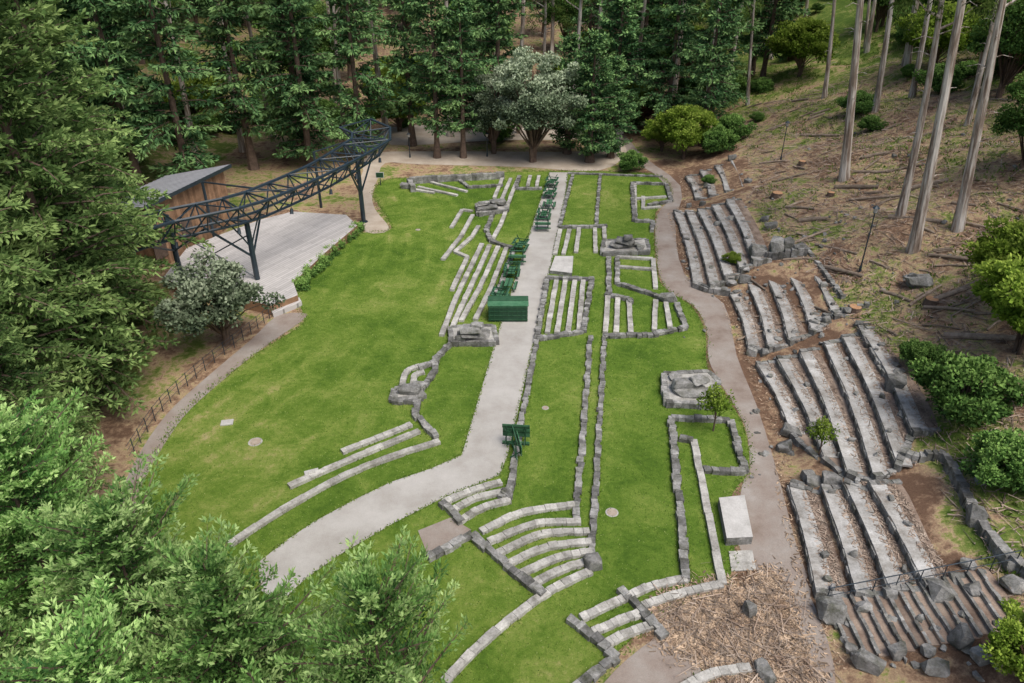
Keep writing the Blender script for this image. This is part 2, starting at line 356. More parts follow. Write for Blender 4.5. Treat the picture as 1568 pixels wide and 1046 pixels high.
gr=np.where((D>7)&(D<12)&(Y<36),.6,gr)
dk=np.where((D<5)&(Y>104),.75,np.where(D>6,1.1,1.)); dk=np.where(X<-26,.7,dk); dk=np.where(X<-45,.5,dk)  # hill ground colour lifted to offset eucalyptus crown shade; forest floor toned darker
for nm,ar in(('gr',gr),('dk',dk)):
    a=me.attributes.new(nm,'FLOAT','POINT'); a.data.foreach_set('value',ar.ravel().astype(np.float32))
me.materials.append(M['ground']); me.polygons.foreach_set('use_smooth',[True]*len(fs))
o=bpy.data.objects.new('hillside_terrain',me); bpy.context.collection.objects.link(o)
# ---------------------------------------------------------------- flat sheets
def px(l,k=6,closed=True): return cat([P(x,y) for x,y in l],k,closed)
b=MB()
LAWN=[(640,272),(700,268),(770,264),(870,262),(960,264),(1012,270),(1026,298),(1004,325),(1002,380),(1012,435),(1058,468),(1080,510),(1082,560),(1105,600),(1138,650),(1147,720),(1120,760),(1125,850),(1104,900),(1030,925),(960,985),(870,1060),(700,1130),(420,1060),(280,940),(200,860),(205,775),(228,715),(275,640),(335,585),(410,530),(466,492),(455,450),(500,400),(550,358),(600,350),(572,300),(590,276)]
LP=px(LAWN,3)
b.sheet(LP,.012,'lawn'); b.obj('meadow_lawn')
PATH=[P(x,y) for x,y in [(841,264),(770,485),(730,620),(707,697),(660,718),(600,738),(540,767),(480,800),(440,827),(395,862),(400,905),(430,922),(470,885),(520,850),(600,803),(645,780),(690,757),(740,738),(765,728),(778,695),(800,600),(820,515),(845,400),(866,300),(870,264)]]
PAD=[P(x,y) for x,y in[(640,813),(690,793),(722,812),(655,850)]]
b=MB(); b.sheet(PATH,.024,'path'); b.obj('central_path')
b=MB()
WK=px([(935,200),(955,205),(985,240),(1042,285),(1034,345),(1048,420),(1108,465),(1128,545),(1160,625),(1192,730),(1218,830),(1252,930),(1280,1060),(1210,1100),(1180,960),(1155,860),(1128,830),(1136,745),(1148,715),(1140,650),(1105,590),(1085,550),(1082,505),(1062,468),(1018,440),(1004,385),(1006,330),(1026,300),(1000,265),(945,235)],3)
b.sheet(WK,.02,'asphalt'); b.obj('asphalt_walkway')
b=MB(); b.sheet(px([(1060,960),(1000,980),(925,1046),(900,1120),(1100,1120),(1075,1040)],4),.022,'asphalt')
b.sheet(PAD,.026,'asphalt'); b.obj('asphalt_pad')
MUL=[(1002,930),(1040,912),(1100,892),(1135,905),(1180,872),(1200,915),(1215,955),(1235,1010),(1250,1080),(1180,1045),(1120,1060),(1072,1010),(1050,1000),(1012,975)]
b=MB(); b.sheet(px(MUL,4),.028,'mulch'); b.obj('mulch_bed')
b=MB(); b.sheet(px([(566,235),(700,232),(900,232),(940,215),(960,235),(915,262),(800,256),(640,252),(590,250),(578,275),(570,300),(575,322),(597,352),(560,356),(556,330),(548,290),(556,262)],3),.03,'road')
b.obj('dirt_road')
SP=px([(467,480),(462,492),(400,535),(335,588),(280,640),(232,715),(208,775),(204,860),(170,860),(182,775),(205,710),(255,635),(320,575),(385,520),(425,484)],4)
b=MB(); b.sheet(SP,.018,'asphalt'); b.obj('lawn_side_path')
b=MB(); b.sheet(px([(600,195),(760,190),(900,190),(900,212),(760,215),(600,222)],4),.018,'road'); b.obj('dirt_clearing')
# ---------------------------------------------------------------- low walls and seat rows
b=MB()
for l in [[(724,328),(706,360),(678,396)],[(708,320),(691,347)],[(708,320),(724,322)],[(733,345),(722,362),(697,384),(716,392),(692,443)],
  [(738,372),(700,450),(676,512)],[(750,374),(715,450),(690,505)],[(763,376),(735,438),(706,490)],[(776,378),(752,438),(728,488)],[(770,270),(757,302)],[(782,272),(768,305)],[(795,268),(782,300),(768,340),(752,370)],
  [(812,268),(808,284)],[(825,268),(822,284)],[(640,285),(700,298)],[(660,278),(715,292)],[(633,289),(665,294)]]: wl(b,l,'seat')
for l in [[(752,368),(788,378)],[(788,378),(752,470)],[(762,308),(745,350),(752,368)],[(790,287),(830,287)],[(795,268),(790,287)]]: wl(b,l,'rock')
b.obj('stone_seat_rows')
b=MB()
for l in [[(655,556),(624,566),(616,590)],[(650,568),(636,572),(632,590)],[(630,648),(575,670),(523,690)],[(642,658),(540,700),(442,743)],[(673,674),(600,697),(520,730),(430,780),(350,832)]]: wl(b,l,'seat',True)
for l in [[(690,523),(668,545),(666,565),(640,600),(636,632),(668,668)],[(668,552),(640,560)],[(640,612),(600,612),(604,594),(620,586)]]: wl(b,l,'rock')
b.obj('curved_seat_rows')
b=MB()
for i,(xa,xb) in enumerate([(852,838),(866,853),(880,870),(893,886)]): wl(b,[(xa,428),(xb,508)],'seat')
for l in [[(931,452),(927,508)],[(946,454),(944,508)],[(963,456),(966,508)],[(1004,458),(1002,504)],[(1020,462),(1026,500)],[(858,350),(850,388)],[(872,350),(863,388)],[(887,348),(882,385)],[(911,348),(912,385)],[(925,345),(926,365)],[(945,392),(1000,395),(1004,440)],[(948,407),(1003,411)],[(972,278),(973,330)],[(985,300),(985,318),(1012,315)],[(975,303),(1020,300)]]: wl(b,l,'seat')
for l in [[(838,423),(910,425)],[(906,428),(893,505),(822,517)],[(838,423),(822,517)],[(932,392),(933,447)],[(945,392),(946,432),(1010,452)],[(927,448),(962,456),(968,462)],[(925,512),(1000,510),(1051,499)],[(1036,462),(1051,499)],
   [(856,346),(930,344)],[(968,278),(1020,280),(1028,306),(992,312)],[(968,278),(972,336),(1000,337)],[(1000,337),(998,352)]]: wl(b,l,'rock')
for l in [[(877,266),(857,346)],[(919,266),(913,344)],[(870,264),(1015,269)]]: wl(b,l,'low')
b.obj('terrace_seat_walls')
b=MB()
wl(b,[(881,795),(893,660),(904,513)],'low'); wl(b,[(905,862),(916,680),(926,512)],'low'); wl(b,[(782,740),(801,630),(822,518)],'low')
b.obj('long_stone_walls')
b=MB()
for l in [[(736,812),(800,783),(880,771)],[(748,828),(820,800),(890,797)],[(762,845),(830,816),(903,812)],[(778,861),(840,835),(906,828)],[(795,878),(850,853),(907,842)],[(812,894),(860,870),(907,856)],
  [(905,872),(850,898),(800,932),(735,985),(680,1042)],[(678,768),(720,750),(768,736)],[(690,782),(725,762),(775,750)],[(704,796),(740,775),(782,764)],
  [(1106,892),(1050,905),(1000,920),(985,926)],[(1052,884),(1000,895),(960,912),(890,945)],[(980,937),(945,950),(908,966)],[(1000,955),(960,968),(926,985)],[(1150,1020),(1090,1030),(1040,1055)],[(1062,672),(1080,760),(1106,892)]]: wl(b,l,'seat',True)
for l in [[(722,815),(775,862),(832,908)],[(790,875),(832,908)],[(676,766),(706,797)],[(655,852),(722,815)],[(766,760),(780,748),(785,735)],[(950,898),(985,935),(1020,972)],[(872,942),(908,972),(945,1003),(915,1025),(880,1052)],[(1028,636),(1038,750),(1052,884)],[(1028,636),(1118,641),(1142,720),(1078,716)],[(1062,672),(1040,668)]]: wl(b,l,'rock')
b.obj('fan_seat_rows')
b=MB(); wl(b,[(626,272),(690,268),(772,264)],'big'); wl(b,[(700,272),(718,285),(770,282)],'rock'); wl(b,[(626,272),(632,285)],'big'); b.obj('stone_retaining_wall')
# ---------------------------------------------------------------- hillside terraces
groups={'A':([(1208,742),(1258,745),(1292,737),(1332,740)],[(1250,905),(1310,905),(1362,900),(1415,893)]),
'B':([(1158,556),(1190,548),(1225,538),(1262,525),(1290,515),(1318,503)],[(1212,664),(1262,700),(1298,722),(1338,728),(1374,712),(1398,660)]),
'C':([(1118,450),(1145,434),(1172,420),(1200,407),(1228,395)],[(1146,530),(1176,530),(1208,520),(1243,506),(1276,484)]),
'D':([(1032,322),(1050,322),(1068,320),(1090,314),(1112,306)],[(1062,432),(1087,434),(1110,424),(1133,412),(1152,398)]),
'E':([(1050,270),(1072,262),(1095,255),(1118,245)],[(1064,303),(1086,299),(1110,293),(1136,285)])}
for g_,(ta,bo) in groups.items():
    b=MB(); rows=[]
    for k,(a,e) in enumerate(zip(ta,bo)):
        z=.42*(k+1); p,q=P(*a,z),P(*e,z); mid=(p+q)/2+Vector((.25 if g_!='A' else .1,0,0))
        rows.append(cat([p,mid,q],4))
    for k,row in enumerate(rows):
        z=.42*(k+1)
        nxt=rows[k+1] if k+1<len(rows) else [p+Vector((1.7,0.1,0)) for p in row]
        for i in range(len(row)-1):
            b.add([(row[i].x,row[i].y,z-.05),(nxt[i].x,nxt[i].y,z-.04),(nxt[i+1].x,nxt[i+1].y,z-.04),(row[i+1].x,row[i+1].y,z-.05)],[(0,1,2,3)],'dirt')
        walk(b,[p+Vector((.12,0,0)) for p in row],.34,z-.52,.46,.45,'granite',.04)
        walk(b,[p+Vector((.42,0,0)) for p in row],.82,z-.07,.08,2.2,'bench',.014,gap=0.004,rec=False)
        for e0,e1 in((row[0],nxt[0]),(row[-1],nxt[-1])):
            walk(b,[Vector(e0),Vector(e1)],.35,z-.5,.56,.45,'granite',.06)
    b.obj('stone_terrace_seating')
def hw(px_,w,h,name):
    b=MB(); pts=cat([G(x,y) for x,y in px_],4)
    for a,e in zip(pts[:-1],pts[1:]):
        walk(b,[a,e],w,min(a.z,e.z)-.3,h+.3+abs(a.z-e.z)*.5,.45,'granite',.055)
    b.obj(name)
hw([(1372,702),(1405,706),(1442,704),(1462,740),(1492,800),(1530,850),(1590,905)],.45,.5,'curved_stone_wall')
hw([(1062,440),(1085,448),(1118,452)],.5,.5,'stone_wall')
hw([(1170,398),(1200,396),(1235,392)],.5,.7,'stone_wall')
hw([(1240,500),(1285,480),(1330,470)],.4,.3,'stone_wall')
hw([(1235,385),(1262,420),(1290,460)],.35,.3,'stone_wall')
hw([(1315,505),(1345,560),(1370,600)],.35,.35,'stone_wall')
# ---------------------------------------------------------------- boulders
b=MB()
for x,y,sx,sy,sz in [(1158,398,1.9,1.3,1.9),(1186,392,1.6,1.4,2.3),(1205,388,1.2,1.2,1.9),(1222,390,1.6,1.2,1.4),(1402,438,2.2,1.5,1.2),(1398,440,1.3,.9,1.6),(1270,945,1.4,1.3,1.3),(1210,668,1.6,1,.8),(1252,665,1.5,1,1.0),(1200,690,1.1,1,.8),(1368,598,1.2,1.3,1.5),(1386,640,1.2,.8,.5),(1490,800,1,1,1.2),(1432,915,1.1,1.2,.9),(1360,918,.7,.6,.7),(1320,935,.8,.7,.6),(1272,740,1.3,.9,.7),(1245,742,1,.8,.7),(1220,745,.9,.7,.6),(1325,1020,1.5,.9,.9),(1370,1005,.9,.7,.7),(1145,940,.6,.7,.9),(1170,1035,.8,1.3,.6),
  (1490,910,1.3,.9,.4),(1470,890,1.2,.8,.4),(1480,870,.8,.7,.4),(1550,900,1,1,.7),(1545,870,.7,.6,.7),(1468,985,.9,1,1.1),(1420,1000,.7,.6,.5),(1430,1030,1.2,.8,.6),(1500,1010,.8,.7,.7),(1300,1000,.7,.6,.4),(1235,735,.8,.7,.7),
  (1150,545,.9,.7,.8),(1170,545,.7,.7,.6),(1190,525,.7,.6,.6),(1215,515,.8,.6,.6),(1245,500,.8,.6,.7),(1265,495,.8,.7,.6),(1300,480,.9,.6,.6),(1140,432,1.2,.8,.9),(1120,438,1,.8,.6),(1108,410,.8,.7,.7),(1098,348,.9,.8,.8),(1118,340,1.1,.8,.8),(1140,345,1.2,.7,.7),(1170,340,1,.8,.8),(1180,350,1.3,.9,.8),(1060,350,.7,.6,.5),(1083,288,1,.8,.7),(1060,285,.8,.7,.6),(1120,245,1.2,1,1),(1145,280,1,.8,.6),(1050,372,.8,.7,.8),(1055,318,.7,.7,.7),(1075,315,.8,.7,.7),(1260,440,.7,.6,.5),(1320,500,1.3,.7,.4),(1375,575,.9,.7,.6),(1500,740,.6,.6,.4)]:
    p=G(x,y); b.rock(p+Vector((0,0,sz*.3)),sx,sy,sz,R.uniform(-.6,.6))
for i in range(210):
    x,y=R.choice([(R.uniform(1270,1560),R.uniform(860,1040)),(R.uniform(1150,1420),R.uniform(520,740)),(R.uniform(1040,1300),R.uniform(300,520)),(R.uniform(1120,1560),R.uniform(200,500))])
    p=G(x,y); q=R.uniform(.15,.45); b.rock(p+Vector((0,0,q*.2)),q*1.3,q,q*.8,R.uniform(0,3),n=12)
for g_,(ta,bo) in groups.items():
    for k,(a,e) in enumerate(zip(ta,bo)):
        z=.42*(k+1); p,q=P(*a,z),P(*e,z)
        for i in range(R.choice([1,2,3])):
            t=R.random(); b.rock(p.lerp(q,t)+Vector((R.uniform(.3,1.2),0,.1)),R.uniform(.25,.6),R.uniform(.25,.5),R.uniform(.2,.45),R.uniform(0,3),n=14)
b.obj('granite_boulders')
def sculpt(pl,rocks,name,h=.4):
    b=MB(); poly=[P(x,y,h) for x,y in pl]; b.prism(poly,0,h,'seat','granite')
    walk(b,poly+[poly[0]],.4,0,h+.03,.55,'granite',.04)
    for x,y,z,sx,sy,sz in rocks: b.rock(P(x,y,z)+Vector((0,0,sz*.35)),sx,sy,sz,R.uniform(-.5,.5),tilt=.1,n=26)
    b.obj(name)
sculpt([(690,500),(755,498),(760,522),(690,522)],[(724,515,.4,2.9,1.7,.6),(722,508,.9,1.9,1.3,.6),(732,502,1.2,1.2,1.,.5),(705,520,.4,.9,.7,.5)],'stacked_stone_sculpture')
sculpt([(1017,572),(1085,568),(1100,582),(1098,618),(1020,615)],[(1060,600,.4,3.0,1.9,.5),(1052,590,.8,2.2,1.3,.5),(1072,584,1.1,1.5,1.,.4),(1085,604,.4,1.4,1.,.5),(1035,580,.4,1.1,.9,.3)],'stacked_stone_sculpture')
sculpt([(925,368),(990,366),(994,384),(922,386)],[(958,378,.4,3.4,1.8,.6),(957,372,.9,2.1,1.4,.6),(962,366,1.4,1.1,1.,.5),(980,381,.4,.9,.9,.5)],'stacked_stone_sculpture')
sculpt([(730,312),(772,308),(776,320),(732,326)],[(745,320,.4,2.6,1.5,.5),(762,314,.4,2.2,1.4,.8),(742,312,.9,1.5,1,.4)],'stacked_stone_sculpture')
sculpt([(604,594),(640,592),(648,606),(604,612)],[(628,600,.3,1.8,1.1,.6),(640,592,.3,1.1,.8,.4)],'stacked_stone_sculpture',.3)
b=MB(); b.rock(P(909,860,.3),1,1,.9,.3); b.rock(P(775,757,.2),.7,.9,.6,.3); b.rock(P(1022,456,.3),1.9,1,.7,.2); b.rock(P(622,284,.3),1.6,1.2,.9); b.obj('corner_boulders')
b=MB(); b.prism([P(x,y,.55) for x,y in[(1101,762),(1140,758),(1153,822),(1113,824)]],0,.55,'white','granite'); b.prism([P(x,y,.06) for x,y in[(1116,844),(1152,842),(1158,872),(1120,874)]],0,.06,'seat'); b.obj('concrete_platform')
b=MB(); b.prism([P(x,y,.35) for x,y in[(850,392),(878,392),(876,418),(842,414)]],0,.35,'white','granite'); b.obj('concrete_landing')
b=MB()
for x,y,r in[(391,677,.34),(937,785,.28),(835,625,.18),(640,352,.2)]:
    p=P(x,y); b.tube(p+Vector((0,0,0)),p+Vector((0,0,.05)),r,r,'iron',20); b.tube(p,p+Vector((0,0,.03)),r*1.3,r*1.25,'seat',20)
p=P(348,648); b.bx(p+Vector((0,0,.05)),.75,.55,.08,'white',.2); p=P(478,727); b.bx(p+Vector((0,0,.1)),.8,.5,.2,'white',.4);b.bx(p+Vector((0,0,.22)),.4,.3,.05,'seat',.4)
b.obj('utility_covers')
# ---------------------------------------------------------------- picnic tables
b=MB()
for i in range(5): b.bx((0,-.3+i*.15,.75),1.85,.135,.045,'greenlid',tint=R.random())
for sgn in(-1,1):
    for i in range(2): b.bx((0,sgn*(.62+i*.15),.45),1.85,.135,.045,'greenlid',tint=R.random())
    xx=sgn*.65
    b.box((xx,0,.41),(.05,0,0),(0,1.5,0),(0,0,.08),'green'); b.box((xx,0,.69),(.05,0,0),(0,.72,0),(0,0,.08),'green')
    for q in(-1,1):
        b.box((xx+.05,q*.42,.37),(.045,0,0),(0,.09,0),(0,q*-.38,.74),'green')
tb=b.obj('picnic_table'); tm=tb.data
first=True
def table(loc,rot,flip=False):
    global first
    o=tb if first else bpy.data.objects.new('picnic_table',tm)
    if not first: bpy.context.collection.objects.link(o)
    first=False
    o.location=Vector(loc)+Vector((0,0,(1.36 if flip else .03))); o.rotation_euler=(math.pi if flip else 0,0,rot); o.scale=(.86,.86,.86)
ax=P(870,264)-P(820,515); rp=math.atan2(ax.y,ax.x)
for x,y,n_ in[(845,286,2),(842,303,2),(841,318,1),(833,336,2),(831,352,2),(797,384,2),(792,403,2),(784,424,2),(779,443,1),(766,462,2)]:
    p=P(x,y); ro=rp+R.choice([0,math.pi/2])+R.uniform(-.15,.15)
    for lvl in range(n_): table((p.x,p.y,0),ro+R.uniform(-.05,.05),flip=(lvl==1))
for x,y,ro in[(778,697,.3),(789,688,1.6)]:
    o=bpy.data.objects.new('picnic_table',tm); bpy.context.collection.objects.link(o); p=P(x,y); o.location=(p.x,p.y,.8); o.rotation_euler=(math.radians(90),0,rp+ro); o.scale=(.9,.9,.9)
b=MB(); p=P(778,494)
b.bx((p.x,p.y+.9,.75),3.1,1.7,1.35,'green')
b.bx((p.x,p.y+.46,1.455),3.25,.84,.06,'greenlid',tint=.9); b.bx((p.x,p.y+1.36,1.455),3.25,.84,.06,'greenlid',tint=.3)
for i in range(9): b.bx((p.x-1.45+i*.3625,p.y+.03,.75),.07,.06,1.3,'greenlid',tint=.2)
for zz in(.25,.6,.95,1.3): b.bx((p.x,p.y+.02,zz),3.14,.05,.05,'greenlid',tint=.2)
for i in(-1,1):
    for q in(.3,1.5): b.tube((p.x+i*1.3-.04,p.y+q,.09),(p.x+i*1.3+.04,p.y+q,.09),.09,.09,'steel')
b.obj('storage_bin')
# ---------------------------------------------------------------- stage deck, building, truss
b=MB(); DK=[(286,380),(330,362),(400,336),(448,324),(530,329),(547,345),(500,385),(449,432),(456,452),(414,468),(390,462),(290,445),(250,425)]
poly=[P(x,y,.9) for x,y in DK]; b.prism(poly,0,.9,'deck','wood')
b.prism([P(x,y,.4) for x,y in [(412,472),(458,455),(462,462),(418,480)]],0,.4,'deck'); b.obj('stage_deck')
A=P(355,332,.9); B=P(243,398,.9); zA=ztop(A.y,262); dirF=(B-A).normalized(); back=Vector((dirF.y,-dirF.x,0))
if back.x>0: back=-back
A.z=B.z=0
hf=zA+.2; hb=hf-1.6; W=(B-A).length; Dp=7.
b=MB()
for i in range(int(W/.28)):
    q=A+dirF*(.14+i*.28); b.box(q+Vector((0,0,hf/2)),dirF*.27,back*.08,Vector((0,0,hf)),'wood',R.random())
for e,sgn in((A,1),(B,-1)):
    for i in range(int(Dp/.28)):
        tt=(.14+i*.28)/Dp; hh=hf+(hb-hf)*tt; q=e+back*(.14+i*.28)-dirF*sgn*.06; b.box(q+Vector((0,0,hh/2)),back*.27,dirF*.08,Vector((0,0,hh)),'wood',R.random())
b.box((A+B)/2+back*Dp+Vector((0,0,hb/2)),dirF*W,back*.1,Vector((0,0,hb)),'wood')
c0=(A+B)/2+back*Dp/2+Vector((0,0,(hf+hb)/2+.12)); sl=back*(Dp+1.2)+Vector((0,0,(hb-hf)*(Dp+1.2)/Dp))
b.box(c0,dirF*(W+1.4),sl,Vector((0,0,.16)),'roof')
for i in range(int(W/.6)+2): b.box(c0+dirF*(-W/2-.5+i*.6)+Vector((0,0,.11)),dirF*.05,sl*.995,Vector((0,0,.06)),'roof',.2)
b.box(c0-back*(Dp/2+.62)+Vector((0,0,-(hb-hf)/2*1.17-.06)),dirF*(W+1.4),back*.06,Vector((0,0,.34)),'steel')
for i in range(3): b.box(A+dirF*(3+i*4.)-back*.07+Vector((0,0,2.0)),dirF*1.6,back*.08,Vector((0,0,2.2)),'bark')
b.obj('stage_house')
b=MB()
TZ=7.4
raw=cat([P(x,y,z) for x,y,z in[(165,370,TZ),(240,345,TZ),(310,330,TZ),(380,314,TZ),(440,290,TZ+.1),(500,262,TZ+.2),(548,234,TZ+.3),(572,217,TZ+.5),(566,204,TZ+.9),(545,196,TZ+1.2),(522,191,TZ+1.5)]],8)
cur=[raw[0]]
for p in raw[1:]:
    if (p-cur[-1]).length>=2.2: cur.append(p)
nC=len(cur); Lp=[];Rp=[];Lb=[];Rb=[]
for i,p in enumerate(cur):
    d=(cur[min(i+1,nC-1)]-cur[max(i-1,0)]); d.z=0; d.normalize(); q=Vector((-d.y,d.x,0)); wd=1.55+.8*max(0,(i-nC*.55)/(nC*.45))
    Lp.append(p+q*wd+Vector((0,0,.5))); Rp.append(p-q*wd+Vector((0,0,.5))); Lb.append(p+q*.75+Vector((0,0,-1.1))); Rb.append(p-q*.75+Vector((0,0,-1.1)))
def T(a,e,r=.065): b.tube(a,e,r,r,'steel',6)
for i in range(nC):
    T(Lp[i],Rp[i],.08); T(Lb[i],Rb[i],.07); T(Lp[i],Lb[i]); T(Rp[i],Rb[i])
for i in range(nC-1):
    T(Lp[i],Lp[i+1],.14);T(Rp[i],Rp[i+1],.14);T(Lb[i],Lb[i+1],.12);T(Rb[i],Rb[i+1],.12)
    ml=(Lb[i]+Lb[i+1])/2; mr=(Rb[i]+Rb[i+1])/2
    T(Lp[i],ml); T(ml,Lp[i+1]); T(Rp[i],mr); T(mr,Rp[i+1])
    if i%2: T(Lp[i],Rp[i+1],.06)
    else: T(Rp[i],Lp[i+1],.06)
def near(p): return min(range(nC),key=lambda i:(Vector((cur[i].x,cur[i].y,0))-Vector((p.x,p.y,0))).length)
for x,y in[(280,432),(397,442),(557,340)]:
    base=P(x,y); i=near(base); dd=(cur[i]-base); dd.z=0
    tops=Vector((base.x,base.y,6.2))
    b.tube(base,tops,.24,.22,'steel',12); b.tube(base,base+Vector((0,0,.08)),.45,.45,'steel',12)
    T(tops,Lb[i],.12); T(tops,Rb[i],.12)
    for k in(-1,1):
        ii=max(0,min(nC-1,i+k)); T(base+Vector((0,0,3.0)),(Lb[ii]+Rb[ii])/2,.1)
        pa=base+Vector((0,0,3.8))
        for st in range(5):
            t0,t1=st/5,(st+1)/5; e_=(Lp if dd.dot(Lp[i]-Rp[i])<0 else Rp)[ii]
            f_=lambda t:pa.lerp(e_,t)+Vector((0,0,.7*math.sin(t*math.pi)))
            T(f_(t0),f_(t1),.07)
T(P(280,432)+Vector((0,0,5)),P(397,442)+Vector((0,0,1)),.06); T(P(397,442)+Vector((0,0,5)),P(280,432)+Vector((0,0,1)),.06)
for x,y in[(330,372),(492,318)]:
    base=P(x,y); i=near(base); tops=Vector((base.x,base.y,6.2)); b.tube(base,tops,.15,.14,'steel',10); T(tops,Lb[i],.08); T(tops,Rb[i],.08)
for i in range(2,nC,2):
    q=Rb[i]; b.tube(q,q-Vector((0,0,.35)),.03,.03,'steel',6); b.tube(q-Vector((0,0,.3)),q-Vector((0,.15,.75)),.12,.17,'steel',8)
b.obj('stage_lighting_truss')
# ---------------------------------------------------------------- lamps, sign, handrails, stairs
def lamp(x,y,yt,name='street_lamp'):
    p=G(x,y); zt=max(p.z+3.2,ztop(p.y,yt)); b=MB(); b.tube(p,(p.x,p.y,p.z+.5),.12,.1,'steel'); b.tube(p,(p.x,p.y,zt-.5),.065,.045,'steel')
    b.tube((p.x,p.y,zt-.55),(p.x,p.y,zt-.5),.12,.18,'steel',8); b.tube((p.x,p.y,zt-.5),(p.x,p.y,zt-.15),.12,.2,'white',8); b.tube((p.x,p.y,zt-.15),(p.x,p.y,zt+.08),.3,.05,'steel',8); b.obj(name)
lamp(1316,417,316); lamp(1195,247,186); lamp(628,242,204); lamp(746,240,210); lamp(1075,225,190)
b=MB(); p=P(583,284); b.tube(p,p+Vector((0,0,1.4)),.05,.05,'steel'); b.box(p+Vector((0,-.06,1.3)),(1,0,0),(0,.05,0),(0,0,.7),'white'); b.box(p+Vector((0,-.09,1.3)),(.85,0,0),(0,.03,0),(0,0,.55),'green'); b.obj('park_sign')
b=MB(); S0=G(1275,955); nst=14
for i in range(nst):
    z=float(H(S0.x+i*.5+.25,S0.y))+.1
    b.box((S0.x+i*.5+.25,S0.y-.5,z-.25),(.5,0,0),(0,3.2+R.uniform(-.2,.2),0),(0,0,.6),'dirt',R.random(),.02); walk(b,[(S0.x+i*.5+.06,S0.y-2.1),(S0.x+i*.5+.06,S0.y+1.1)],.16,z-.1,.19,.7,'granite',.03,rec=False)
b.obj('hillside_steps')
b=MB(); pr=None
for i in range(0,nst+3,2):
    xx=S0.x+i*.5; z=float(H(xx,S0.y+1.)); a=Vector((xx,S0.y+1.,z)); b.tube(a,a+Vector((0,0,1.05)),.025,.025,'steel',6)
    t=a+Vector((0,0,1.05))
    if pr: b.tube(pr,t,.028,.028,'steel',6); b.tube(pr-Vector((0,0,.5)),t-Vector((0,0,.5)),.018,.018,'steel',6)
    pr=t
b.obj('handrail')
b=MB(); p=P(945,232); b.bx(p+Vector((0,0,1.3)),.9,.7,2.6,'granite',j=.05); b.bx(p+Vector((-2.4,0,1.3)),.7,.7,2.6,'granite',j=.05); b.bx(p+Vector((-1.2,0,2.7)),3.6,.8,.35,'granite',j=.04); b.obj('stone_gate')
b=MB(); fp=cat([P(x,y) for x,y in[(425,478),(385,512),(315,568),(250,630),(200,705)]],5)
for i in range(len(fp)-1):
    b.tube(fp[i],fp[i]+Vector((0,0,1.1)),.03,.03,'steel',6)
    for z in(.35,.75,1.05): b.tube(fp[i]+Vector((0,0,z)),fp[i+1]+Vector((0,0,z)),.016,.016,'steel',5)
b.obj('metal_fence')
b=MB()
LG=[(1240,365,3.5,.2),(1340,240,2.4,-.5),(1225,320,3,-.9),(1245,340,2.5,-.7),(1310,290,4,-.7),(1345,305,5,-.6),(1400,335,4,-.8),(1475,400,5,-.9),(1280,380,4,-1),(1290,420,3.5,-1),(1420,285,3,-.6),(1250,180,2,.1),(1225,155,2.5,-.9),(1330,265,3,-.8),(1255,210,5,-.9),(1210,235,4,.3),(1450,455,3,.1),(1180,275,2.4,.4),(1500,520,4,-.7),(1385,260,3,-.4)]
for i in range(85): LG.append((R.uniform(1150,1560),R.uniform(140,520),R.uniform(.8,3.2),R.uniform(-1.4,.6)))
for i,(x,y,l,a) in enumerate(LG):
    p=G(x,y); d=Vector((math.cos(a),math.sin(a),0))*l/2; e0=p-d;e1=p+d; e0.z=float(H(e0.x,e0.y))+.1; e1.z=float(H(e1.x,e1.y))+.1; r=R.uniform(.12,.25) if i<20 else R.uniform(.04,.15)
    mm=(e0+e1)/2+Vector((R.uniform(-.1,.1),R.uniform(-.1,.1),.03)); t_=R.random(); b.tube(e0,mm,r,r*.92,'log',9,tint=t_); b.tube(mm,e1,r*.92,r*.8,'log',9,tint=t_)
b.obj('fallen_logs')
for x,y,r in[(1190,300,.55),(1308,478,.45),(1272,300,.35),(1228,252,.4),(1425,465,.45)]:
    b=MB(); p=G(x,y); b.tube(p-Vector((0,0,.3)),p+Vector((0,0,.35)),r*1.25,r,'bark',12); b.tube(p+Vector((0,0,.35)),p+Vector((0,0,.37)),r*.95,r*.93,'cut',12); b.obj('tree_stump')
# ---------------------------------------------------------------- tree prototypes
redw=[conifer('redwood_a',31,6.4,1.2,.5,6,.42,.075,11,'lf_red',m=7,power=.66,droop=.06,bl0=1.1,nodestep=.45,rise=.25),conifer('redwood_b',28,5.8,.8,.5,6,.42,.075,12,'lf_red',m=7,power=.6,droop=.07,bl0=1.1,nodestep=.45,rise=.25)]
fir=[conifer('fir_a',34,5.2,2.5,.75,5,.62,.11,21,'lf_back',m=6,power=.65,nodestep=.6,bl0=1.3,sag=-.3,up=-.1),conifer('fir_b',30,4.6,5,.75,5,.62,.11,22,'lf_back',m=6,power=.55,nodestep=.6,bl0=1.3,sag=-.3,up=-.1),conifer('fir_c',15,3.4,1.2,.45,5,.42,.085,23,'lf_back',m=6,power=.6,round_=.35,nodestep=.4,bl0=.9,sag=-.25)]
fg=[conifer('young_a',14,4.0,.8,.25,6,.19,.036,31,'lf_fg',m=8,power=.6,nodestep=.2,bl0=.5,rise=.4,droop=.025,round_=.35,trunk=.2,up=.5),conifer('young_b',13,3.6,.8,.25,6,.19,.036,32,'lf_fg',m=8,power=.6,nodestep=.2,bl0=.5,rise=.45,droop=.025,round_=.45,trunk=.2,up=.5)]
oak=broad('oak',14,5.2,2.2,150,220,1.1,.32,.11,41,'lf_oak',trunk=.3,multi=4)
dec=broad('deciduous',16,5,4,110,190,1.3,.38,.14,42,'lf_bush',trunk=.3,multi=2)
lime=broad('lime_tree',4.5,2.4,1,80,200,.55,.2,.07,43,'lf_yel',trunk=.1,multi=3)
plum=broad('plum_tree',4.5,2.2,1,60,180,.55,.2,.07,44,'lf_plum',trunk=.1,multi=2)
